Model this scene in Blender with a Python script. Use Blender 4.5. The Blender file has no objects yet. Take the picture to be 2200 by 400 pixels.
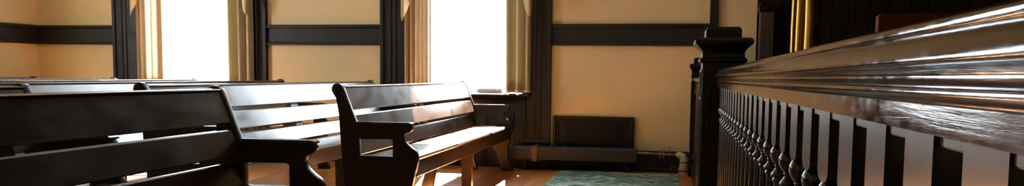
import bpy, bmesh, math, random
from mathutils import Matrix, Vector
random.seed(4)
S = bpy.context.scene
COL = S.collection
PI = math.pi

# ------------------------------------------------------------------ materials
def new_mat(name):
    m = bpy.data.materials.new(name); m.use_nodes = True
    nt = m.node_tree
    b = nt.nodes['Principled BSDF']
    return m, nt, b

def ramp(nt, fac, stops):
    r = nt.nodes.new('ShaderNodeValToRGB')
    e = r.color_ramp.elements
    while len(e) < len(stops): e.new(0.5)
    for i, (p, c) in enumerate(stops):
        e[i].position = p; e[i].color = (*c, 1)
    nt.links.new(fac, r.inputs[0])
    return r

def coords(nt, scale=(1, 1, 1), kind='Object'):
    tc = nt.nodes.new('ShaderNodeTexCoord'); mp = nt.nodes.new('ShaderNodeMapping')
    mp.inputs['Scale'].default_value = scale
    nt.links.new(tc.outputs[kind], mp.inputs[0])
    return mp.outputs[0]

def noise(nt, vec, scale, detail=4, rough=.55, dist=0):
    n = nt.nodes.new('ShaderNodeTexNoise')
    n.inputs['Scale'].default_value = scale; n.inputs['Detail'].default_value = detail
    n.inputs['Roughness'].default_value = rough; n.inputs['Distortion'].default_value = dist
    nt.links.new(vec, n.inputs['Vector'])
    return n.outputs['Fac']

def mrange(nt, fac, a, b):
    r = nt.nodes.new('ShaderNodeMapRange')
    r.inputs['From Min'].default_value = .3; r.inputs['From Max'].default_value = .7
    r.inputs['To Min'].default_value = a; r.inputs['To Max'].default_value = b
    nt.links.new(fac, r.inputs['Value'])
    return r.outputs[0]

def bump(nt, b, h, strength, dist=.002):
    n = nt.nodes.new('ShaderNodeBump')
    n.inputs['Strength'].default_value = strength; n.inputs['Distance'].default_value = dist
    nt.links.new(h, n.inputs['Height']); nt.links.new(n.outputs[0], b.inputs['Normal'])

def wood(name, dark, light, r0, r1, grain=(14, 1.2, 14), spec=.5, bmp=.15, coat=0, rs=9):
    m, nt, b = new_mat(name)
    v = coords(nt, grain)
    g = noise(nt, v, 3.0, 6, .6, .6)
    c = ramp(nt, g, [(.3, dark), (.7, light)])
    nt.links.new(c.outputs[0], b.inputs['Base Color'])
    v2 = coords(nt, (1, .45, 1))
    s = noise(nt, v2, rs, 3, .5, .3)
    nt.links.new(mrange(nt, s, r0, r1), b.inputs['Roughness'])
    b.inputs['Specular IOR Level'].default_value = spec
    b.inputs['Coat Weight'].default_value = coat
    b.inputs['Coat Roughness'].default_value = .12
    if bmp: bump(nt, b, g, bmp)
    return m

def plain(name, col, rough=.6, metal=0, spec=.5, var=.12, scale=20, bmp=0):
    m, nt, b = new_mat(name)
    n = noise(nt, coords(nt), scale, 4)
    c = ramp(nt, n, [(.3, tuple(x * (1 - var) for x in col)), (.7, tuple(min(1, x * (1 + var)) for x in col))])
    nt.links.new(c.outputs[0], b.inputs['Base Color'])
    b.inputs['Roughness'].default_value = rough; b.inputs['Metallic'].default_value = metal
    b.inputs['Specular IOR Level'].default_value = spec
    if bmp: bump(nt, b, n, bmp)
    return m

M = {}
M['pew'] = wood('pew_wood', (.020, .011, .008), (.040, .021, .014), .18, .275, spec=.95, rs=13, bmp=.02)
M['pew_end'] = wood('pew_end_wood', (.013, .007, .005), (.024, .012, .008), .30, .36, grain=(9, 9, 1.2), spec=.3, rs=4, bmp=.02)
M['pew_brown'] = wood('pew_wood_brown', (.10, .045, .02), (.20, .10, .045), .35, .5)
M['pew_raw'] = wood('pew_wood_pale', (.42, .27, .17), (.6, .42, .28), .45, .6)
M['trim'] = wood('trim_wood', (.007, .0072, .0085), (.015, .0135, .0145), .42, .6, grain=(9, 9, 1.0), bmp=.06, spec=.35)
M['rail'] = wood('rail_wood', (.030, .011, .005), (.085, .032, .012), .05, .15, grain=(26, 1.5, 26), coat=.0, rs=60, bmp=.14, spec=.25)
M['baluster'] = wood('baluster_wood', (.012, .009, .007), (.024, .018, .014), .20, .26, grain=(20, 20, 3), rs=12, bmp=0, spec=.6)
M['newel'] = wood('newel_wood', (.005, .0035, .003), (.010, .007, .005), .25, .38, grain=(9, 9, 1), bmp=.05, spec=.25)
M['screen'] = wood('screen_wood', (.008, .0042, .003), (.017, .0085, .0055), .5, .65, spec=.25, grain=(10, 10, 1), bmp=.05)
M['chair'] = wood('chair_wood', (.07, .020, .007), (.12, .038, .012), .7, .8, spec=.05)
M['pedestal'] = wood('pedestal_wood', (.035, .025, .018), (.06, .045, .033), .5, .6)
M['dark_sheet'] = plain('gap_darkening_sheet', (.006, .005, .005), .95, var=.2, scale=90)  # near-black, for the sheet added behind the balusters
M['wall'] = plain('wall_paint', (.70, .575, .335), .85, var=.03, scale=3, bmp=.04)
M['ceil'] = plain('ceiling_paint', (.75, .66, .52), .9, var=.02)
M['iron'] = plain('cast_iron', (.006, .0065, .008), .5, var=.2, spec=.3)
M['heater'] = plain('grey_enamel', (.026, .028, .032), .5, var=.1)
M['tape'] = plain('tan_tape', (.16, .12, .085), .6)
M['copper'] = plain('copper', (.42, .24, .15), .4, metal=.8)
M['lagging'] = plain('pipe_lagging', (.55, .47, .32), .85, var=.08, bmp=.2)
M['wire'] = plain('wire', (.25, .22, .18), .5)
M['pad'] = plain('pad', (.75, .70, .60), .7, var=.04)
M['sash'] = plain('sash_paint', (.75, .73, .68), .5, var=.04)
M['hem'] = plain('hem_trim', (.78, .66, .40), .7)

def cloth(name, col, trans):
    m, nt, b = new_mat(name)
    n = noise(nt, coords(nt, (60, 60, 8)), 4, 4)
    c = ramp(nt, n, [(.3, tuple(x * .85 for x in col)), (.7, tuple(x * 1.1 for x in col))])
    nt.links.new(c.outputs[0], b.inputs['Base Color'])
    b.inputs['Roughness'].default_value = .8
    b.inputs['Specular IOR Level'].default_value = .25
    t = nt.nodes.new('ShaderNodeBsdfTranslucent'); nt.links.new(c.outputs[0], t.inputs[0])
    mx = nt.nodes.new('ShaderNodeMixShader'); mx.inputs[0].default_value = trans
    nt.links.new(b.outputs[0], mx.inputs[1]); nt.links.new(t.outputs[0], mx.inputs[2])
    nt.links.new(mx.outputs[0], nt.nodes['Material Output'].inputs[0])
    return m
M['curtain'] = cloth('curtain_cloth', (.52, .46, .36), .13)
M['curtain_olive'] = cloth('curtain_cloth_olive', (.46, .42, .29), .10)
M['tail'] = cloth('tail_cloth', (.62, .52, .34), .2)
m, nt, b = new_mat('gold_satin')
b.inputs['Base Color'].default_value = (.74, .43, .10, 1); b.inputs['Metallic'].default_value = .8
b.inputs['Roughness'].default_value = .38
M['gold'] = m

# floor boards along the depth of the room
m, nt, b = new_mat('floor_boards')
v = coords(nt, (1, 1, 1))
br = nt.nodes.new('ShaderNodeTexBrick')
mp = nt.nodes.new('ShaderNodeMapping'); mp.inputs['Rotation'].default_value = (0, 0, PI / 2)
nt.links.new(v, mp.inputs[0]); nt.links.new(mp.outputs[0], br.inputs['Vector'])
br.inputs['Scale'].default_value = 1; br.inputs['Brick Width'].default_value = 1.7
br.inputs['Row Height'].default_value = .06; br.inputs['Mortar Size'].default_value = .0012
br.inputs['Color1'].default_value = (.42, .15, .032, 1); br.inputs['Color2'].default_value = (.60, .25, .065, 1)
br.inputs['Mortar'].default_value = (.09, .03, .01, 1)
g = noise(nt, coords(nt, (30, 1.5, 1)), 3, 5)
mx = nt.nodes.new('ShaderNodeMixRGB'); mx.blend_type = 'MULTIPLY'; mx.inputs[0].default_value = .6
gr = ramp(nt, g, [(.3, (.55, .5, .45)), (.7, (1, 1, 1))])
nt.links.new(br.outputs[0], mx.inputs[1]); nt.links.new(gr.outputs[0], mx.inputs[2])
nt.links.new(mx.outputs[0], b.inputs['Base Color'])
nt.links.new(mrange(nt, g, .26, .4), b.inputs['Roughness'])
M['floor'] = m

# rug: teal ground with wavy cream and dark green streaks
m, nt, b = new_mat('rug_pile')
n1 = noise(nt, coords(nt, (.8, 1.6, 1)), 8, 6, .65, 1.2)
c = ramp(nt, n1, [(.34, (.03, .07, .06)), (.46, (.09, .18, .155)), (.54, (.18, .29, .25)), (.60, (.58, .58, .47))])
nt.links.new(c.outputs[0], b.inputs['Base Color'])
b.inputs['Roughness'].default_value = .95; b.inputs['Specular IOR Level'].default_value = .15
bump(nt, b, noise(nt, coords(nt), 160, 2), .5, .004)
M['rug'] = m

# window glass: clear pane with a faint mirror
m = bpy.data.materials.new('window_glass'); m.use_nodes = True; nt = m.node_tree
nt.nodes.remove(nt.nodes['Principled BSDF'])
t = nt.nodes.new('ShaderNodeBsdfTransparent'); gl = nt.nodes.new('ShaderNodeBsdfGlossy'); gl.inputs['Roughness'].default_value = .02
mx = nt.nodes.new('ShaderNodeMixShader'); mx.inputs[0].default_value = .06
nt.links.new(t.outputs[0], mx.inputs[1]); nt.links.new(gl.outputs[0], mx.inputs[2])
nt.links.new(mx.outputs[0], nt.nodes['Material Output'].inputs[0])
M['glass'] = m

# ------------------------------------------------------------------ mesh helpers
def BM(): return bmesh.new()

def box(bm, x0, x1, y0, y1, z0, z1, bev=0):
    r = bmesh.ops.create_cube(bm, size=1)
    vs = r['verts']
    for v in vs:
        v.co = Vector((x0 + (v.co.x + .5) * (x1 - x0), y0 + (v.co.y + .5) * (y1 - y0), z0 + (v.co.z + .5) * (z1 - z0)))
    if bev:
        es = list({e for v in vs for e in v.link_edges})
        bmesh.ops.bevel(bm, geom=es, offset=bev, segments=2, affect='EDGES', profile=.5)

def prism(bm, pts, a0, a1, axis='Y'):
    """polygon pts in the two other axes, extruded along axis"""
    def P(p, a):
        if axis == 'Y': return (p[0], a, p[1])
        if axis == 'X': return (a, p[0], p[1])
        return (p[0], p[1], a)
    n = len(pts)
    A = [bm.verts.new(P(p, a0)) for p in pts]; B = [bm.verts.new(P(p, a1)) for p in pts]
    fs = [bm.faces.new(A), bm.faces.new(B[::-1])]
    for i in range(n):
        fs.append(bm.faces.new((A[i], B[i], B[(i + 1) % n], A[(i + 1) % n])))
    bmesh.ops.recalc_face_normals(bm, faces=fs)

def lathe(bm, prof, cx=0, cy=0, seg=20):
    rings = []
    for r, z in prof:
        rings.append([bm.verts.new((cx + r * math.cos(2 * PI * i / seg), cy + r * math.sin(2 * PI * i / seg), z)) for i in range(seg)])
    fs = []
    for a, b_ in zip(rings, rings[1:]):
        for i in range(seg):
            fs.append(bm.faces.new((a[i], a[(i + 1) % seg], b_[(i + 1) % seg], b_[i])))
    fs.append(bm.faces.new(rings[0][::-1])); fs.append(bm.faces.new(rings[-1]))
    bmesh.ops.recalc_face_normals(bm, faces=fs)

def loft_sq(bm, prof, cx, cy, chamfer=0):
    rings = []
    for h, z in prof:
        rings.append([bm.verts.new((cx + sx * h, cy + sy * h, z)) for sx, sy in ((-1, -1), (1, -1), (1, 1), (-1, 1))])
    fs = []
    for a, b_ in zip(rings, rings[1:]):
        for i in range(4): fs.append(bm.faces.new((a[i], a[(i + 1) % 4], b_[(i + 1) % 4], b_[i])))
    fs.append(bm.faces.new(rings[0][::-1])); fs.append(bm.faces.new(rings[-1]))
    bmesh.ops.recalc_face_normals(bm, faces=fs)

def tube(bm, pts, rad, seg=10):
    pts = [Vector(p) for p in pts]
    rings = []
    for i, p in enumerate(pts):
        d = (pts[min(i + 1, len(pts) - 1)] - pts[max(i - 1, 0)]).normalized()
        u = d.cross(Vector((0, 0, 1)))
        if u.length < 1e-3: u = d.cross(Vector((0, 1, 0)))
        u.normalize(); w = d.cross(u)
        r = rad[i] if isinstance(rad, (list, tuple)) else rad
        rings.append([bm.verts.new(p + r * (math.cos(2 * PI * k / seg) * u + math.sin(2 * PI * k / seg) * w)) for k in range(seg)])
    fs = []
    for a, b_ in zip(rings, rings[1:]):
        for i in range(seg): fs.append(bm.faces.new((a[i], a[(i + 1) % seg], b_[(i + 1) % seg], b_[i])))
    fs.append(bm.faces.new(rings[0][::-1])); fs.append(bm.faces.new(rings[-1]))
    bmesh.ops.recalc_face_normals(bm, faces=fs)

def link(name, me, mat, parent=None, smooth=None):
    o = bpy.data.objects.new(name, me); COL.objects.link(o)
    if mat is not None: me.materials.clear(); me.materials.append(mat)
    if parent is not None: o.parent = parent
    if smooth is not None:
        me.shade_smooth()
        me.set_sharp_from_angle(angle=math.radians(smooth))
    return o

def obj(name, bm, mat, parent=None, smooth=None):
    me = bpy.data.meshes.new(name); bm.to_mesh(me); bm.free()
    return link(name, me, mat, parent, smooth)

def outline(name, loops, t, mat, parent, loc, bev=.004):
    """flat board of thickness t cut to closed loops in local (x, z), holes allowed; front face at y = loc.y"""
    cu = bpy.data.curves.new(name, 'CURVE'); cu.dimensions = '2D'; cu.fill_mode = 'BOTH'
    cu.extrude = t / 2 - bev; cu.bevel_depth = bev; cu.bevel_resolution = 1; cu.offset = -bev
    for lp in loops:
        sp = cu.splines.new('POLY'); sp.points.add(len(lp) - 1)
        for q, (x, z) in zip(sp.points, lp): q.co = (x, z, 0, 1)
        sp.use_cyclic_u = True
    tmp = bpy.data.objects.new('tmp', cu); COL.objects.link(tmp)
    dg = bpy.context.evaluated_depsgraph_get()
    me = bpy.data.meshes.new_from_object(tmp.evaluated_get(dg))
    bpy.data.objects.remove(tmp); bpy.data.curves.remove(cu)
    me.transform(Matrix(((1, 0, 0, 0), (0, 0, -1, t / 2), (0, 1, 0, 0), (0, 0, 0, 1))))
    o = link(name, me, mat, parent, 35)
    o.location = loc
    return o

def tag(o, label, cat, group=None):
    o['label'] = label; o['category'] = cat
    if group: o['group'] = group
    return o

def thing(name, label, cat, loc=(0, 0, 0), group=None, rz=0):
    o = bpy.data.objects.new(name, None); COL.objects.link(o)
    o.location = loc; o.rotation_euler = (0, 0, rz); o.empty_display_size = .1
    return tag(o, label, cat, group)

def struct(name, bm, mat, parent=None, smooth=None):
    o = obj(name, bm, mat, parent, smooth)
    if parent is None: o['kind'] = 'structure'
    return o

def spline(pts, n=6):
    """Catmull-Rom through pts (open)"""
    out = []
    P = [pts[0]] + list(pts) + [pts[-1]]
    for i in range(1, len(P) - 2):
        p0, p1, p2, p3 = P[i - 1], P[i], P[i + 1], P[i + 2]
        for k in range(n):
            t = k / n
            out.append(tuple(.5 * (2 * b_ + (c - a) * t + (2 * a - 5 * b_ + 4 * c - d) * t * t + (3 * b_ - a - 3 * c + d) * t ** 3)
                             for a, b_, c, d in zip(p0, p1, p2, p3)))
    out.append(pts[-1])
    return out

# ------------------------------------------------------------------ room shell
WY = 7.81           # inner face of the window wall
LX = -7.14          # inner face of the left wall
RX, BY, CZ, T = 3.7, -3.6, 5.0, .22
TB = .12
ZS, ZT, ZL = .765, 4.15, 3.05    # window opening
W1 = (-5.80, -4.49)
W2 = (-2.62, -1.355)
LW = [(4.1, 5.4)]  # added left wall opening, out of view, to light the room

bm = BM(); box(bm, LX - T, RX + T, BY - T, WY + T, -.1, 0); struct('floor', bm, M['floor'])
bm = BM(); box(bm, LX - T, RX + T, BY - T, WY + T, CZ, CZ + .1); struct('ceiling', bm, M['ceil'])
bm = BM()
for a, b_ in ((LX - T, W1[0]), (W1[1], W2[0]), (W2[1], .90)):
    box(bm, a, b_, WY, WY + TB, 0, CZ)
for w in (W1, W2):
    box(bm, w[0], w[1], WY, WY + TB, 0, ZS); box(bm, w[0], w[1], WY, WY + TB, ZT, CZ)
struct('wall_back', bm, M['wall'])
bm = BM()
ys = [BY]
for a, b_ in sorted(LW): ys += [a, b_]
ys.append(WY)
for a, b_ in zip(ys[0::2], ys[1::2]): box(bm, LX - T, LX, a, b_, 0, CZ)
for a, b_ in LW: box(bm, LX - T, LX, a, b_, 0, ZS); box(bm, LX - T, LX, a, b_, ZL, CZ)
struct('wall_left', bm, M['wall'])
bm = BM(); box(bm, RX, RX + T, BY, WY + T, 0, CZ); struct('wall_right', bm, M['screen'])
bm = BM(); box(bm, LX - T, RX + T, BY - T, BY, 0, CZ)
struct('wall_front', bm, M['wall'])
bm = BM(); box(bm, .90, RX, WY + .02, WY + T, 0, CZ)
for i in range(14): box(bm, .93 + i * .2, 1.115 + i * .2, WY, WY + .03, 0, CZ)
struct('wall_panelled', bm, M['screen'])

# chair rail, baseboards and the upright board
def rail_seg(name, x0, x1):
    prof = [(0, 1.259), (.030, 1.259), (.036, 1.270), (.030, 1.284), (.020, 1.290), (.020, 1.432), (.030, 1.438), (.040, 1.455), (.036, 1.476), (0, 1.476)]
    bm = BM(); prism(bm, [(WY - d, z) for d, z in prof], x0, x1, 'X'); struct(name, bm, M['trim'])
rail_seg('trim_1', LX, -6.125); rail_seg('trim_2', -4.235, -2.925); rail_seg('trim_3', -1.10, .456)
bm = BM()
prof = [(0, 1.259), (.030, 1.259), (.036, 1.270), (.030, 1.284), (.020, 1.290), (.020, 1.432), (.030, 1.438), (.040, 1.455), (.036, 1.476), (0, 1.476)]
prism(bm, [(LX + d, z) for d, z in prof], 5.64, WY - .04, 'Y'); struct('trim_4', bm, M['trim'])
bm = BM(); prism(bm, [(LX + d, z) for d, z in prof], BY, 3.86, 'Y'); struct('trim_6', bm, M['trim'])
def base_seg(name, x0, x1):
    prof = [(0, 0), (.035, 0), (.035, .03), (.024, .04), (.024, .165), (.018, .185), (.008, .205), (0, .21)]
    bm = BM(); prism(bm, [(WY - d, z) for d, z in prof], x0, x1, 'X'); struct(name, bm, M['trim'])
base_seg('baseboard_back', LX, -6.125); base_seg('baseboard_middle', -4.235, -2.925); base_seg('baseboard_right', -1.095, .456)
bm = BM(); box(bm, .456, .535, WY - .035, WY, 0, CZ, .004); struct('trim_5', bm, M['trim'])
bm = BM()
prism(bm, [(LX + d, z) for d, z in [(0, 0), (.035, 0), (.024, .04), (.024, .165), (.008, .205), (0, .21)]], BY, WY - .04, 'Y')
struct('baseboard_left', bm, M['trim'])

# windows of the back wall: casing, stool, apron panel, sash, pane
def window(name, w, cl, cr):
    root = bpy.data.objects.new(name, None); COL.objects.link(root); root['kind'] = 'structure'
    root.location = ((w[0] + w[1]) / 2, WY, 0); ox = root.location.x
    for x0, x1 in ((cl, w[0] + .03), (w[1] - .03, cr)):
        n = 'casing'
        bm = BM()
        wd = x1 - x0
        box(bm, x0, x1, WY - .03, WY, 0, ZT + .2)
        s = 1 if x0 < ox else -1
        oc = x0 if s > 0 else x1                     # outer edge
        for d0, d1, h in ((0, .035, .05), (.10, .118, .042), (.155, .172, .042), (wd - .03, wd, .045)):
            a, b_ = oc + s * d0, oc + s * d1
            box(bm, min(a, b_), max(a, b_), WY - h, WY - .02, .30, ZT + .2, .003)
        prism(bm, [(WY, 0), (WY - .055, 0), (WY - .055, .25), (WY - .065, .262), (WY - .065, .275), (WY - .045, .30), (WY, .30)], min(x0, x1), max(x0, x1), 'X')
        o = obj(n, bm, M['trim'], root); o.matrix_parent_inverse = Matrix.Translation(-root.location)
    bm = BM(); box(bm, cl, cr, WY - .03, WY, ZT, ZT + .2); box(bm, cl - .02, cr + .02, WY - .06, WY, ZT + .2, ZT + .25, .006)
    o = obj('head_casing', bm, M['trim'], root); o.matrix_parent_inverse = Matrix.Translation(-root.location)
    bm = BM()
    prism(bm, [(WY + .12, .735), (WY - .155, .735), (WY - .165, .745), (WY - .165, .758), (WY - .155, .768), (WY + .12, .768)], w[0] - .035, w[1] + .05, 'X')
    prism(bm, [(WY, .66), (WY - .03, .66), (WY - .035, .675), (WY - .05, .70), (WY - .08, .725), (WY - .09, .736), (WY, .736)], w[0] - .0, w[1] + .0, 'X')
    o = obj('stool', bm, M['trim'], root, 40); o.matrix_parent_inverse = Matrix.Translation(-root.location)
    # wainscot under the stool: frame of stiles and rails around raised panels
    bm = BM()
    a, b_ = w[0] + .03, w[1] - .03
    box(bm, a, b_, WY - .012, WY, 0, .67)
    for z0, z1 in ((0, .17), (.60, .668)): box(bm, a + .002, b_ - .002, WY - .0285, WY, z0, z1)
    n = 3; st = .07; pw = (b_ - a - st * (n + 1)) / n
    for i in range(n + 1): box(bm, a + i * (pw + st), a + i * (pw + st) + st, WY - .03, WY, 0, .67)
    for i in range(n):
        x = a + st + i * (pw + st)
        for k, h in ((.025, .022), (.055, .0275)): box(bm, x + k, x + pw - k, WY - h, WY - .002 * (k > .03), .17 + k, .60 - k, .004)
    o = obj('wainscot', bm, M['trim'], root); o.matrix_parent_inverse = Matrix.Translation(-root.location)
    bm = BM(); yy0, yy1 = WY + .05, WY + .10
    for x0, x1 in ((w[0], w[0] + .06), (w[1] - .06, w[1])): box(bm, x0, x1, yy0, yy1, ZS, ZT)
    for z0, z1 in ((ZS, ZS + .03), (ZT - .06, ZT), (2.43, 2.48)): box(bm, w[0], w[1], yy0, yy1, z0, z1)
    o = obj('sash', bm, M['sash'], root); o.matrix_parent_inverse = Matrix.Translation(-root.location)
    bm = BM(); box(bm, w[0] + .05, w[1] - .05, WY + .073, WY + .077, ZS + .02, ZT - .05)
    o = obj('pane', bm, M['glass'], root); o.matrix_parent_inverse = Matrix.Translation(-root.location)
window('window_1', W1, -6.125, -4.235)
window('window_2', W2, -2.925, -1.098)

def added_side_window(name, w):
    root = bpy.data.objects.new(name, None); COL.objects.link(root); root['kind'] = 'structure'
    bm = BM()
    for a, b_ in ((w[0] - .24, w[0] + .02), (w[1] - .02, w[1] + .24)): box(bm, LX, LX + .04, a, b_, 0, ZL + .2)
    box(bm, LX, LX + .04, w[0] - .24, w[1] + .24, ZL, ZL + .22); box(bm, LX - .1, LX + .14, w[0] - .05, w[1] + .05, .735, .768)
    obj('casing', bm, M['trim'], root)
    bm = BM()
    for a, b_ in ((w[0], w[0] + .06), (w[1] - .06, w[1])): box(bm, LX - .15, LX - .1, a, b_, ZS, ZL)
    for z0, z1 in ((ZS, ZS + .05), (ZL - .06, ZL), (1.93, 1.98)): box(bm, LX - .15, LX - .1, w[0], w[1], z0, z1)
    obj('sash', bm, M['sash'], root)
    bm = BM(); box(bm, LX - .127, LX - .123, w[0] + .05, w[1] - .05, ZS + .03, ZL - .05); obj('pane', bm, M['glass'], root)
for i, w in enumerate(LW): added_side_window('window_%d' % (i + 3), w)  # unseen window added in the left wall to let more daylight in

# ------------------------------------------------------------------ curtains
def curtain(x0, x1, zb, label, folds, lean=0.0, tail=None, hem=False, ph=0.0, mat='curtain', slits=()):
    """pleated panel hung in front of the window opening; tail = (x of outer edge, width, z of tip, side)"""
    zt = 4.08
    root = thing('curtain', label, 'curtain', ((x0 + x1) / 2, WY - .08, zb), 'pleated window curtains')
    inv = Matrix.Translation(-root.location)
    bm = BM(); nx, nz = folds * 14, 24
    g = []
    for k in range(nz + 1):
        t = k / nz; z = zb + t * (zt - zb)
        row = []
        for i in range(nx + 1):
            s = i / nx
            amp = .058 * (1 - .25 * t) * (.8 + .4 * math.sin(3.1 * s + ph))
            a = 2 * PI * folds * (s + .03 * math.sin(5 * s + ph)) + ph
            y = WY - .112 + amp * math.sin(a) + .007 * math.sin(2 * a + 1.3 * t)
            x = x0 + s * (x1 - x0) + lean * t * (1 - s if lean < 0 else s) + .006 * math.cos(a) * (1 - t * .3)
            row.append(bm.verts.new((x, y, z + (.004 * math.sin(a) if k == 0 else 0))))
        g.append(row)
    for a, b_ in zip(g, g[1:]):
        for i in range(nx):
            if any(p < i / nx < q for p, q in slits): continue          # parted drops
            bm.faces.new((a[i], a[i + 1], b_[i + 1], b_[i]))
    o = obj('panel', bm, M[mat], root, 80); o.matrix_parent_inverse = inv
    md = o.modifiers.new('thick', 'SOLIDIFY'); md.thickness = .004
    if hem:
        bm = BM(); n = nx
        pts = []
        for i in range(n + 1):
            s = i / n; amp = .058 * (.8 + .4 * math.sin(3.1 * s + ph)); a = 2 * PI * folds * (s + .03 * math.sin(5 * s + ph)) + ph
            pts.append((x0 + s * (x1 - x0) + .006 * math.cos(a), WY - .117 + amp * math.sin(a) + .007 * math.sin(2 * a)))
        lo = [bm.verts.new((x, y, zb - .006)) for x, y in pts]; hi = [bm.verts.new((x, y - .001, zb + .020)) for x, y in pts]
        for i in range(n): bm.faces.new((lo[i], lo[i + 1], hi[i + 1], hi[i]))
        o = obj('hem', bm, M['hem'], root, 80); o.matrix_parent_inverse = inv
        md = o.modifiers.new('thick', 'SOLIDIFY'); md.thickness = .008
        o['label'] = 'pale gold hem band'
    if tail:
        tx, tw, tz, sd = tail
        # a swag tail: cloth folded on itself in steps, each fold ending higher than the last, edge slanting up to the window
        bm = BM(); n = 36; top, bot = [], []
        for i in range(n + 1):
            s = i / n
            fold = math.sin(s * PI * 3)
            x = tx + sd * (tw * s)
            y = WY - .205 - .022 * fold - .010 * s
            zbot = tz + .40 * (s - .08) + .03 * max(0, -fold) if s > .10 else tz + .05 * (.10 - s) / .10
            top.append(bm.verts.new((x, y, zt))); bot.append(bm.verts.new((x, y - .01, zbot)))
        for i in range(n): bm.faces.new((bot[i], bot[i + 1], top[i + 1], top[i]))
        o = obj('swag_tail', bm, M['tail'], root, 60); o.matrix_parent_inverse = inv
        md = o.modifiers.new('thick', 'SOLIDIFY'); md.thickness = .004
        o['label'] = 'pale folded tail ending in a point'
    return root
curtain(-5.755, -5.42, .79, 'tan pleated curtain on the left side of the window nearest the room corner', 6, tail=(-5.765, .18, 1.555, 1), ph=.4, slits=((.575, .615), (.75, .83)))
curtain(-4.645, -4.36, .79, 'tan curtain on the right side of the window nearest the room corner', 3, lean=-.03, tail=(-4.345, .17, 1.55, -1), ph=1.4, mat='curtain_olive')
curtain(-2.62, -2.345, .785, 'tan pleated curtain hanging left of the window above the front pew', 6, tail=(-2.635, .19, 1.49, 1), ph=2.2)
curtain(-1.575, -1.300, .785, 'loose olive tan curtain with a pale hem touching the sill above the front pew arm', 3, lean=-.035, tail=(-1.275, .20, 1.52, -1), hem=True, ph=.9, mat='curtain_olive')

bm = BM(); box(bm, -1.86, -1.585, WY - .11, WY - .045, .7685, .822, .02)
tag(obj('cushion', bm, M['pad'], None, 40), 'pale rounded pad lying on the sill beside the olive tan curtain', 'cushion')

# ------------------------------------------------------------------ pews
SLX = lambda z: -1.852 - (z - .70) * .36 if z > .57 else -1.804 - (z - .452) * .36          # front plane of the slats
def panel_loops():
    scroll = [(-1.945 + .036 * math.cos(a), .857 + .036 * math.sin(a)) for a in [math.radians(d) for d in range(20, 236, 18)]]
    front_scroll = scroll                       # from the front top over the crown to the rear neck
    rear = [(-1.952, .80), (-1.940, .74), (-1.934, .70), (-1.925, .56), (-1.918, .45), (-1.905, .33), (-1.895, .22), (-1.905, .12), (-1.915, .05), (-1.915, 0)]
    foot_r = [(-1.79, 0), (-1.79, .04), (-1.815, .09), (-1.82, .15)]
    arch = [(-1.80, .20), (-1.75, .238), (-1.69, .25), (-1.635, .238), (-1.60, .205)]
    foot_f = [(-1.575, .15), (-1.56, .08), (-1.545, .035), (-1.545, 0), (-1.425, 0), (-1.425, .03), (-1.432, .045)]
    front = spline([(-1.432, .045), (-1.462, .10), (-1.478, .16), (-1.474, .23), (-1.455, .32), (-1.438, .39), (-1.430, .444), (-1.444, .484), (-1.478, .512), (-1.508, .540), (-1.518, .568), (-1.512, .590)], 4)[1:]
    arm = [(-1.490, .598), (-1.474, .606), (-1.466, .620), (-1.466, .634), (-1.474, .647), (-1.70, .648), (-1.822, .648)]
    slant = [(-1.845, .70), (-1.872, .77), (-1.888, .81), (-1.897, .835), (-1.905, .855)]
    outer = front_scroll + rear + foot_r + arch + foot_f + front + arm + slant
    hole = [(-1.806, .452), (-1.806, .500), (-1.808, .553), (-1.600, .556), (-1.588, .548), (-1.588, .452)]
    return [outer, hole]
LOOPS = panel_loops()

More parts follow.
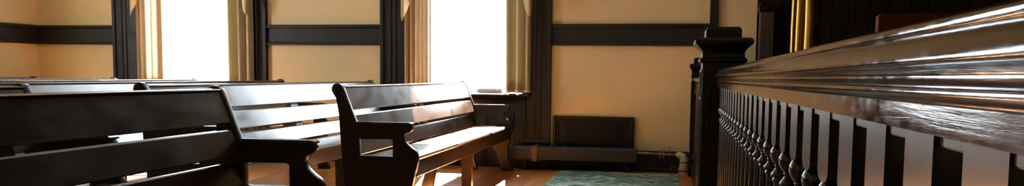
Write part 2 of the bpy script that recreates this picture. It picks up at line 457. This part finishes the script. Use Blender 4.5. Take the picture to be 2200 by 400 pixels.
def make_pew(dx, y0, y1, label, supports=1, arm=True, braces=None, raw=()):
    yc = (y0 + y1) / 2
    root = thing('pew', label, 'pew', (dx - 1.68, yc, 0), 'dark wooden pews')
    W = M['pew']; px = 1.68                                    # local x = row-one x + 1.68
    L = [[(x + px, z) for x, z in lp] for lp in LOOPS]
    for yy in (y0, y1 - .045):
        e = outline('end_panel', L, .045, M['pew_end'], root, (0, yy - yc, 0))
        for side in (-1, 1):                                    # turned roundel on each face of the scroll
            bm = BM(); lathe(bm, [(.028, -.002), (.028, .004), (.025, .006), (.019, .006), (.017, .010), (.010, .012)], 0, 0, 20)
            bm.transform(Matrix.Translation((-1.945 + px, 0 if side < 0 else .045, .857)) @ Matrix.Rotation(-side * PI / 2, 4, 'X'))
            obj('scroll_roundel', bm, M['pew_end'], e, 40)
        bm = BM(); prism(bm, [(-1.835 + px, .646), (-1.835 + px, .660), (-1.48 + px, .660), (-1.466 + px, .655), (-1.466 + px, .646)], -.006, .051, 'Y')
        obj('armrest', bm, W, e)
    a, b_ = y0 + .04 - yc, y1 - .04 - yc
    for z0, z1 in ((.727, .8675), (.587, .700), (.452, .555)):
        bm = BM(); th = .022; r = .005
        f0, f1 = SLX(z0) + px, SLX(z1) + px
        prism(bm, [(f0 - r, z0), (f0, z0 + r), (f1, z1 - r), (f1 - r, z1), (f1 - th, z1), (f0 - th, z0)], a, b_, 'Y')
        obj('back_slat', bm, W, root)
    bm = BM()
    prism(bm, spline([(-1.960 + px, .862), (-1.964 + px, .869), (-1.955 + px, .877), (-1.938 + px, .880), (-1.916 + px, .878), (-1.910 + px, .874)], 4) + [(-1.912 + px, .869), (-1.93 + px, .862)], a, b_, 'Y')
    obj('crest_rail', bm, W, root, 50)
    bm = BM()
    prism(bm, [(-1.80 + px, .418), (-1.46 + px, .424), (-1.445 + px, .428), (-1.438 + px, .438), (-1.443 + px, .449), (-1.46 + px, .452), (-1.62 + px, .447), (-1.80 + px, .440)], a, b_, 'Y')
    obj('seat', bm, W, root, 40)
    bm = BM(); box(bm, -1.468 + px, -1.446 + px, a, b_, .325, .426, .004); obj('apron', bm, W, root)
    for f in ([.5] if braces is None else braces):
        ym = y0 + f * (y1 - y0) - yc
        # sawn support: straight front leg, curved rear leg, bearer; brace board up behind the slats
        bm = BM(); prism(bm, [(-1.55 + px, 0), (-1.47 + px, 0), (-1.47 + px, .42), (-1.56 + px, .42)], ym - .02, ym + .02, 'Y')
        obj('front_leg', bm, W, root)
        bm = BM()
        rear_l = spline([(-1.90 + px, 0), (-1.885 + px, .07), (-1.86 + px, .16), (-1.87 + px, .26), (-1.88 + px, .42)], 4)
        rear_r = spline([(-1.76 + px, .42), (-1.77 + px, .30), (-1.765 + px, .20), (-1.785 + px, .09), (-1.80 + px, 0)], 4)
        prism(bm, rear_l + rear_r, ym - .02, ym + .02, 'Y'); obj('rear_leg', bm, W, root, 40)
        bm = BM(); box(bm, -1.86 + px, -1.48 + px, ym - .018, ym + .018, .375, .42); obj('bearer', bm, W, root)
        bm = BM()
        prism(bm, [(SLX(z) - .024 - k + px, z) for z, k in ((.43, 0), (.86, 0), (.86, .025), (.43, .025))], ym - .055, ym + .055, 'Y')
        obj('brace', bm, M['pew_raw'] if f in raw else M['pew_brown'], root)
    return root

make_pew(0, 4.42, 7.50, 'front pew standing beside the rug with both scrolled ends and arms in full view')
make_pew(-.87, 3.76, 7.22, 'pew directly behind the front pew, its back glaring white from the windows')
make_pew(-1.80, 3.70, 7.17, 'third pew back, its far scrolled end just right of the window nearest the room corner')
make_pew(-2.72, 3.70, 7.12, 'fourth pew back, its far end hidden in the glare of the window nearest the corner')
make_pew(-3.64, 3.70, 7.10, 'fifth pew back, its far scroll against the left casing of the corner window')
make_pew(-4.56, 3.70, 7.05, 'rearmost pew, its far scroll below the beige wall near the room corner')
make_pew(0, -.28, 3.14, 'dark nearest pew filling the lower left, its scrolled arm end below the white backed pew', braces=[.30, .64])
make_pew(-.95, -.35, 3.08, 'near pew behind the dark nearest pew, only its top and scroll showing at far left', braces=[.3, .8])

# ------------------------------------------------------------------ balustrade and posts
RA = -.024
rl = thing('balustrade', 'long dark varnished balustrade with turned balusters running from the large square post toward the viewer', 'railing', (.28, 4.2, 0), rz=RA)
half = [(.050, .9945)] + spline([(.030, .9940), (.020, .9925), (.0135, .9890), (.0115, .9850), (.0120, .9815), (.0135, .9795)], 4)[0:] + spline([(.0125, .9785), (.0075, .9730), (.0025, .9665), (-.0005, .9610), (-.0010, .9575), (.001, .9545), (.008, .953)], 4) \
     + [(.014, .952)] + spline([(.015, .950), (.0165, .945), (.013, .939)], 3) + spline([(.008, .9385), (.003, .936), (.002, .932), (.005, .927), (.012, .9245)], 4) \
     + [(.014, .923), (.0135, .900)]
left = half[1:]
prof = [half[0]] + left + [(.10 - x, z) for x, z in reversed(left)]
RL = 5.6; rl.rotation_euler.x = -.002
bm = BM(); prism(bm, prof, -RL, -.002, 'Y'); obj('handrail', bm, M['rail'], rl, 35)
bm = BM()
prism(bm, [(.015, .05), (.012, .06), (.012, .10), (.022, .112), (.078, .112), (.088, .10), (.088, .06), (.085, .05)], -RL, -.02, 'Y')
obj('bottom_rail', bm, M['rail'], rl)
bm = BM(); box(bm, .02, .08, -RL, -.02, .012, .05); obj('plinth', bm, M['newel'], rl)
D, Wd, AX = .080, .024, .036
def baluster_mesh():
    bm = BM()
    h = D / 2
    pts = [(h, .902), (h, .812)] + [(h * math.cos(a), .812 - .017 * math.sin(a)) for a in [PI * k / 10 for k in range(1, 10)]] + [(-h, .812), (-h, .902)]
    prism(bm, pts, AX - Wd / 2, AX + Wd / 2, 'X')
    me = bpy.data.meshes.new('baluster'); 
    t = BM()
    pr_ = spline([(.0055, .812), (.0055, .802), (.0100, .799), (.0165, .788), (.0175, .778), (.0145, .767), (.0085, .759), (.0065, .756)], 4) + \
          spline([(.0075, .754), (.0062, .750), (.0085, .744), (.0135, .738), (.0150, .734), (.0135, .730), (.0090, .728)], 3) + \
          spline([(.0100, .726), (.0118, .722), (.0100, .718), (.0075, .715)], 3) + [(.0080, .710), (.0095, .60), (.0105, .42), (.0095, .25), (.0080, .225)] + \
          spline([(.010, .222), (.0135, .216), (.0135, .212), (.010, .206)], 3)
    lathe(bm, pr_, AX, 0, 18)
    box(bm, AX - .014, AX + .014, -.02, .02, .11, .207, .002)
    bm.to_mesh(me); bm.free(); t.free()
    me.materials.append(M['baluster']); me.shade_smooth(); me.set_sharp_from_angle(angle=math.radians(38))
    return me
bmesh_b = baluster_mesh()
fb = BM(); box(fb, AX - .010, AX + .010, -.034, .034, .888, .902, .002)
fme = bpy.data.meshes.new('fillet'); fb.to_mesh(fme); fb.free(); fme.materials.append(M['baluster'])
P0, PITCH = 4.2 - 1.159, .148
k = -20
y = P0
ys = [P0 + i * PITCH for i in range(-20, 9)]
for y in ys:
    if y < .05: continue
    o = bpy.data.objects.new('baluster', bmesh_b); COL.objects.link(o); o.parent = rl; o.location = (0, -y, 0)
    o = bpy.data.objects.new('fillet', fme); COL.objects.link(o); o.parent = rl; o.location = (random.choice((0, .0008, .002)), -y - PITCH / 2, random.choice((0, 0, .001)))

def newel(cx, cy, h, top, label, kh):
    root = thing('newel_post', label, 'post', (cx, cy, 0), 'square newel posts')
    q = kh
    bm = BM(); loft_sq(bm, [(h + .014, 0), (h + .014, .16), (h + .004, .18), (h, .185), (h, top - .19)], 0, 0); obj('shaft', bm, M['newel'], root)
    bm = BM()
    t = top
    loft_sq(bm, [(h, t - .192), (h + .012 * q, t - .187), (h + .016 * q, t - .177), (h + .012 * q, t - .167), (h + .003 * q, t - .162), (h + .002 * q, t - .140),
                 (h + .006 * q, t - .126), (h + .016 * q, t - .112), (h + .026 * q, t - .105), (h + .030 * q, t - .098), (h + .038 * q, t - .094), (h + .042 * q, t - .085),
                 (h + .042 * q, t - .070), (h + .032 * q, t - .060), (h - .012, t - .056)], 0, 0)
    obj('capital', bm, M['newel'], root)
    bm = BM(); loft_sq(bm, [(h - .014, t - .058), (h - .014, t - .016), (h - .024, t), (h - .03, t)], 0, 0); obj('finial_block', bm, M['newel'], root)
    # moulded frames on the four faces
    for i in range(4):
        bm = BM(); w = h - .028; zt, zb = top - .225, .26; d = .007
        for x0, x1, z0, z1 in ((-w, -w + .014, zb, zt), (w - .014, w, zb, zt), (-w + .012, w - .012, zb, zb + .014), (-w + .012, w - .012, zt - .014, zt - .0005), (-w + .012, w - .012, .83, .844)):
            box(bm, x0, x1, -h - d + .0006 * (x1 - x0 > .02), -h + .002, z0, z1, .003)
        bm.transform(Matrix.Rotation(i * PI / 2, 4, 'Z'))
        obj('face_moulding', bm, M['newel'], root)
    return root
newel(.322, 4.305, .105, 1.218, 'large square dark newel post with moulded cap at the far end of the long balustrade', 1)
newel(.345, 7.55, .052, 1.137, 'slim dark newel post against the beige wall behind the large square post', .55)
pt = thing('partition', 'low dark panelled partition between the large square post and the slim post by the wall', 'partition', (.345, 5.9, 0))
bm = BM(); box(bm, -.02, .02, -1.49, 1.60, .0, .90); obj('board', bm, M['newel'], pt)
bm = BM(); prism(bm, [(-.02, .895), (-.035, .905), (-.045, .92), (-.045, .94), (-.03, .955), (.03, .955), (.045, .94), (.045, .92), (.035, .905), (.02, .895)], -1.49, 1.60, 'Y'); obj('cap_rail', bm, M['rail'], pt, 35)
bm = BM(); prism(bm, [(-.04, 0), (-.04, .10), (-.03, .13), (.03, .13), (.04, .10), (.04, 0)], -1.49, 1.60, 'Y'); obj('base_moulding', bm, M['newel'], pt)
for i in range(4):
    bm = BM(); y0 = -1.44 + i * .76
    for a0, a1, z0, z1 in ((y0, y0 + .03, .2, .84), (y0 + .64, y0 + .67, .2, .84), (y0, y0 + .67, .2, .23), (y0, y0 + .67, .81, .84)):
        box(bm, -.032, -.018, a0, a1, z0, z1, .003)
    obj('panel_moulding', bm, M['newel'], pt)

# ------------------------------------------------------------------ beyond the rail
sc = thing('panelled_screen', 'tall dark screen of vertical boards behind the balustrade at right', 'screen', (2.35, 6.35, .0105))
bm = BM(); x = -1.20
widths = [.05, .09, .12, .15, .13, .16, .12, .15, .14, .16, .13, .15, .16, .14, .15, .16]
i = 0
while x < 1.15:
    w = widths[i % 16]; i += 1
    box(bm, x, min(x + w - .008, 1.2), -.02, .01, .12, 2.55, .003); x += w
box(bm, -1.2, 1.2, .005, .03, 0, 2.55)
obj('boards', bm, M['screen'], sc)
bm = BM(); box(bm, -1.2, 1.2, -.04, .03, 0, .14, .004); obj('base_rail', bm, M['screen'], sc)
bm = BM(); box(bm, -1.22, 1.22, -.05, .05, 2.55, 2.63, .006); obj('top_rail', bm, M['screen'], sc)

bm = BM(); box(bm, .46, RX - .02, -3.2, 7.55, .0005, .010); tag(obj('dark_sheet', bm, M['dark_sheet']), 'added dark floor sheet blackening the gaps between the balusters at right', 'dark_sheet')  # unseen floor sheet added to keep the gaps behind the balusters black
# gold drape
dr = thing('drape', 'shiny gold drape hanging in deep rounded folds left of the dark boarded screen', 'drape', (1.05, 6.17, 0))
bm = BM(); n = 90
prof2 = []
for i in range(n + 1):
    s = i / n
    x = -.080 + .160 * s
    # three rounded folds of growing width
    f = [(.0, .10), (.14, .46), (.48, 1.0)]
    yv = .03
    for a0, a1 in f:
        if a0 <= s <= a1:
            u = (s - a0) / (a1 - a0); yv = .03 - (.02 + .05 * (a1 - a0)) * math.sin(PI * u) ** .6
    prof2.append((x, yv))
rows = []
for k in range(9):
    z = .02 + k * .33
    rows.append([bm.verts.new((x + .004 * math.sin(k * 1.3 + i * .05), y_ * (1 + .1 * math.sin(k)), z)) for i, (x, y_) in enumerate(prof2)])
for a, b_ in zip(rows, rows[1:]):
    for i in range(n): bm.faces.new((a[i], a[i + 1], b_[i + 1], b_[i]))
o = obj('cloth', bm, M['gold'], dr, 70); md = o.modifiers.new('thick', 'SOLIDIFY'); md.thickness = .004; md.offset = 1
bm = BM(); tube(bm, [(-.11, .03, 2.68), (.10, .03, 2.68)], .012); obj('rod', bm, M['newel'], dr, 40)

pd = thing('pedestal', 'brown wooden pedestal with a moulded cap in the dark corner beside the beige wall', 'pedestal', (.975, 7.71, 0))
bm = BM(); box(bm, -.062, .06, -.08, .07, 0, 1.57, .004); obj('column', bm, M['pedestal'], pd)
bm = BM(); loft_sq(bm, [(.064, 1.57), (.072, 1.58), (.076, 1.60), (.076, 1.625), (.066, 1.63), (.066, 1.66)], 0, 0); obj('cap', bm, M['newel'], pd)

ch = thing('chair', 'brown high backed wooden chair behind the balustrade at right, top of its back just showing', 'chair', (1.02, 2.95, .0105))
bm = BM()
prism(bm, [(-.26, .50), (.26, .50), (.26, 1.12), (.24, 1.165), (.20, 1.175), (-.20, 1.175), (-.25, 1.172), (-.26, 1.165)], .02, .06, 'Y'); obj('backrest', bm, M['chair'], ch)
bm = BM(); box(bm, -.26, .26, -.44, .06, .42, .47, .01); obj('seat', bm, M['chair'], ch)
for sx in (-.23, .23):
    for sy in (-.40, .03):
        bm = BM(); loft_sq(bm, [(.016, 0), (.022, .42)], sx, sy); obj('leg', bm, M['chair'], ch)
    bm = BM(); box(bm, sx - .02, sx + .02, -.40, .04, .66, .69, .006); box(bm, sx - .015, sx + .015, -.38, -.35, .46, .67); obj('armrest', bm, M['chair'], ch)

# ------------------------------------------------------------------ heating grille, pipe heater and rug
gr_ = thing('radiator_grille', 'black cast iron grille panel on the beige wall behind the long pipe heater', 'grille', (-.66, WY, 0))
bm = BM()
fw, fh = .41, .545
for x0, x1, z0, z1, d in ((-fw, -fw + .035, 0, fh, .045), (fw - .035, fw, 0, fh, .045), (-fw + .03, fw - .03, fh - .035, fh - .001, .044), (-fw + .03, fw - .03, .001, .035, .044)): box(bm, x0, x1, -d, -.001, z0, z1, .006)
for x0, x1, z0, z1 in ((-fw + .035, -fw + .055, .03, fh - .03), (fw - .055, fw - .035, .03, fh - .03), (-fw + .05, fw - .05, fh - .0555, fh - .0345), (-fw + .05, fw - .05, .0345, .0555)): box(bm, x0, x1, -.034 + .0006 * (x1 - x0 > .1), -.001, z0, z1, .004)
obj('frame', bm, M['iron'], gr_)
bm = BM()
box(bm, -.355, .355, -.012, -.001, .05, .495)
for zc in (.36, .09):
    for r in range(5):
        for i in range(22):
            xx = -.25 + i * .0238; zz = zc - .07 + r * .034
            box(bm, xx - .004, xx + .004, -.024, -.010, zz - .013, zz + .013)
    for r in range(6):
        zz = zc - .087 + r * .034; box(bm, -.268, .268, -.022, -.010, zz - .003, zz + .003)
    for x0, x1, z0, z1 in ((-.285, .285, zc + .088, zc + .10), (-.285, .285, zc - .10, zc - .09), (-.285, -.272, zc - .1, zc + .1), (.272, .285, zc - .1, zc + .1)): box(bm, x0, x1, -.028, -.010, z0, z1)
obj('lattice', bm, M['iron'], gr_)

ht = thing('pipe_heater', 'long low dark grey heater box along the wall under the grille', 'heater', (-.83, 7.655, 0))
bm = BM(); prism(bm, [(-.085, .112), (-.085, .228), (-.075, .242), (.085, .242), (.085, .112)], -.61, .615, 'X')
obj('cover', bm, M['heater'], ht)
bm = BM()
for i in range(30): box(bm, -.59 + i * .04, -.565 + i * .04, -.05, -.02, .240, .245, .001)
obj('top_louvres', bm, M['iron'], ht)
bm = BM(); box(bm, -.425, -.37, -.090, -.083, .095, .235); box(bm, -.425, -.37, -.088, .06, .240, .248); obj('joint_strap', bm, M['tape'], ht)['label'] = 'tan strap'
for xx in (-.50, .52):
    bm = BM(); box(bm, xx - .02, xx + .02, -.06, .06, 0, .114); obj('foot', bm, M['iron'], ht)

pp = thing('copper_pipe', 'thin copper pipe with valves running from the heater box to the cream wrapped elbow', 'pipe', (0, 7.70, 0))
bm = BM(); tube(bm, [(-.212, 0, .195), (.20, 0, .185)], .009); obj('tube', bm, M['copper'], pp, 40)
bm = BM(); tube(bm, [(-.20, 0, .195), (-.10, 0, .193)], .014); obj('sleeve', bm, M['copper'], pp, 40)
for xx in (.012, .048):
    bm = BM(); tube(bm, [(xx, 0, .150), (xx, 0, .222)], .009); tube(bm, [(xx - .012, 0, .225), (xx + .012, 0, .225)], .007); obj('valve', bm, M['copper'], pp, 40)
bm = BM(); tube(bm, [(.10, 0, .19), (.10, 0, .245), (.10, 0, .262)], [.004, .004, .008]); obj('bleed_stem', bm, M['copper'], pp, 40)
el = BM()
tube(el, spline([(.170, 7.70, .176), (.200, 7.70, .184), (.228, 7.70, .172), (.245, 7.70, .140), (.248, 7.70, .10), (.240, 7.70, .05), (.240, 7.70, .0)], 4),
     [.026] * 3 + [.034] * 5 + [.042] * 5 + [.044] * 12, 16)
tag(obj('pipe_lagging', el, M['lagging'], None, 50), 'cream wrapped pipe elbow standing on the floor beside the baseboard by the slim post', 'pipe')
bm = BM(); tube(bm, spline([(.185, 7.66, .004), (.15, 7.65, .02), (.12, 7.65, .05), (.14, 7.66, .075), (.18, 7.67, .055), (.20, 7.66, .012)], 5), .0025, 6)
tag(obj('wire', bm, M['wire'], None, 50), 'thin loop of wire on the rug edge beside the cream wrapped pipe elbow', 'wire')

bm = BM(); box(bm, -.963, .185, 4.4, 7.562, .0005, .012, .003)
tag(obj('rug', bm, M['rug']), 'teal and cream mottled rug on the floor between the front pew and the posts', 'rug')

# ------------------------------------------------------------------ light
w = bpy.data.worlds.new('sky'); S.world = w; w.use_nodes = True
bg = w.node_tree.nodes['Background']
bg.inputs[0].default_value = (.80, .91, 1.0, 1); bg.inputs[1].default_value = 9.0
sun = bpy.data.lights.new('sun', 'SUN'); sun.energy = 135; sun.color = (1, .96, .88); sun.angle = .01
so = bpy.data.objects.new('sun', sun); COL.objects.link(so)
so.rotation_euler = Vector((.12, -.56, -.82)).to_track_quat('-Z', 'Y').to_euler()
def portal(name, loc, sx, sy, d):
    l = bpy.data.lights.new(name, 'AREA'); l.shape = 'RECTANGLE'; l.size = sx; l.size_y = sy; l.cycles.is_portal = True
    o = bpy.data.objects.new(name, l); COL.objects.link(o); o.location = loc
    o.rotation_euler = Vector(d).to_track_quat('-Z', 'Z').to_euler()
for ww in (W1, W2): portal('portal', ((ww[0] + ww[1]) / 2, WY + .14, (ZS + ZT) / 2), ww[1] - ww[0], ZT - ZS, (0, -1, 0))
for ww in LW: portal('portal', (LX - .17, (ww[0] + ww[1]) / 2, (ZS + ZL) / 2), ww[1] - ww[0], ZL - ZS, (1, 0, 0))

# ------------------------------------------------------------------ camera
yaw, pitch, roll = 0.189958492, 0.0807063348, 0.0101395699
fwd = Vector((-math.sin(yaw) * math.cos(pitch), math.cos(yaw) * math.cos(pitch), -math.sin(pitch)))
r0 = Vector((math.cos(yaw), math.sin(yaw), 0)); u0 = r0.cross(fwd)
r = math.cos(roll) * r0 + math.sin(roll) * u0; u = -math.sin(roll) * r0 + math.cos(roll) * u0
cam = bpy.data.cameras.new('camera'); co = bpy.data.objects.new('camera', cam); COL.objects.link(co)
co.matrix_world = Matrix(((r.x, u.x, -fwd.x, 0), (r.y, u.y, -fwd.y, 0), (r.z, u.z, -fwd.z, .95), (0, 0, 0, 1)))
cam.sensor_width = 36; cam.lens = 36 * 1650 / 2200; cam.shift_y = 95.97 / 2200; cam.clip_start = .05
S.camera = co

# ------------------------------------------------------------------ look
v = S.view_settings
S.display_settings.display_device = 'sRGB'
v.view_transform = 'Standard'; v.look = 'None'; v.gamma = 1; v.use_curve_mapping = False; v.exposure = 1.3
c = S.cycles
c.use_denoising = True
try: c.denoiser = 'OPENIMAGEDENOISE'
except Exception: pass
c.max_bounces = 10; c.diffuse_bounces = 6; c.glossy_bounces = 5; c.transparent_max_bounces = 12
c.sample_clamp_indirect = 8; c.caustics_reflective = False; c.caustics_refractive = False
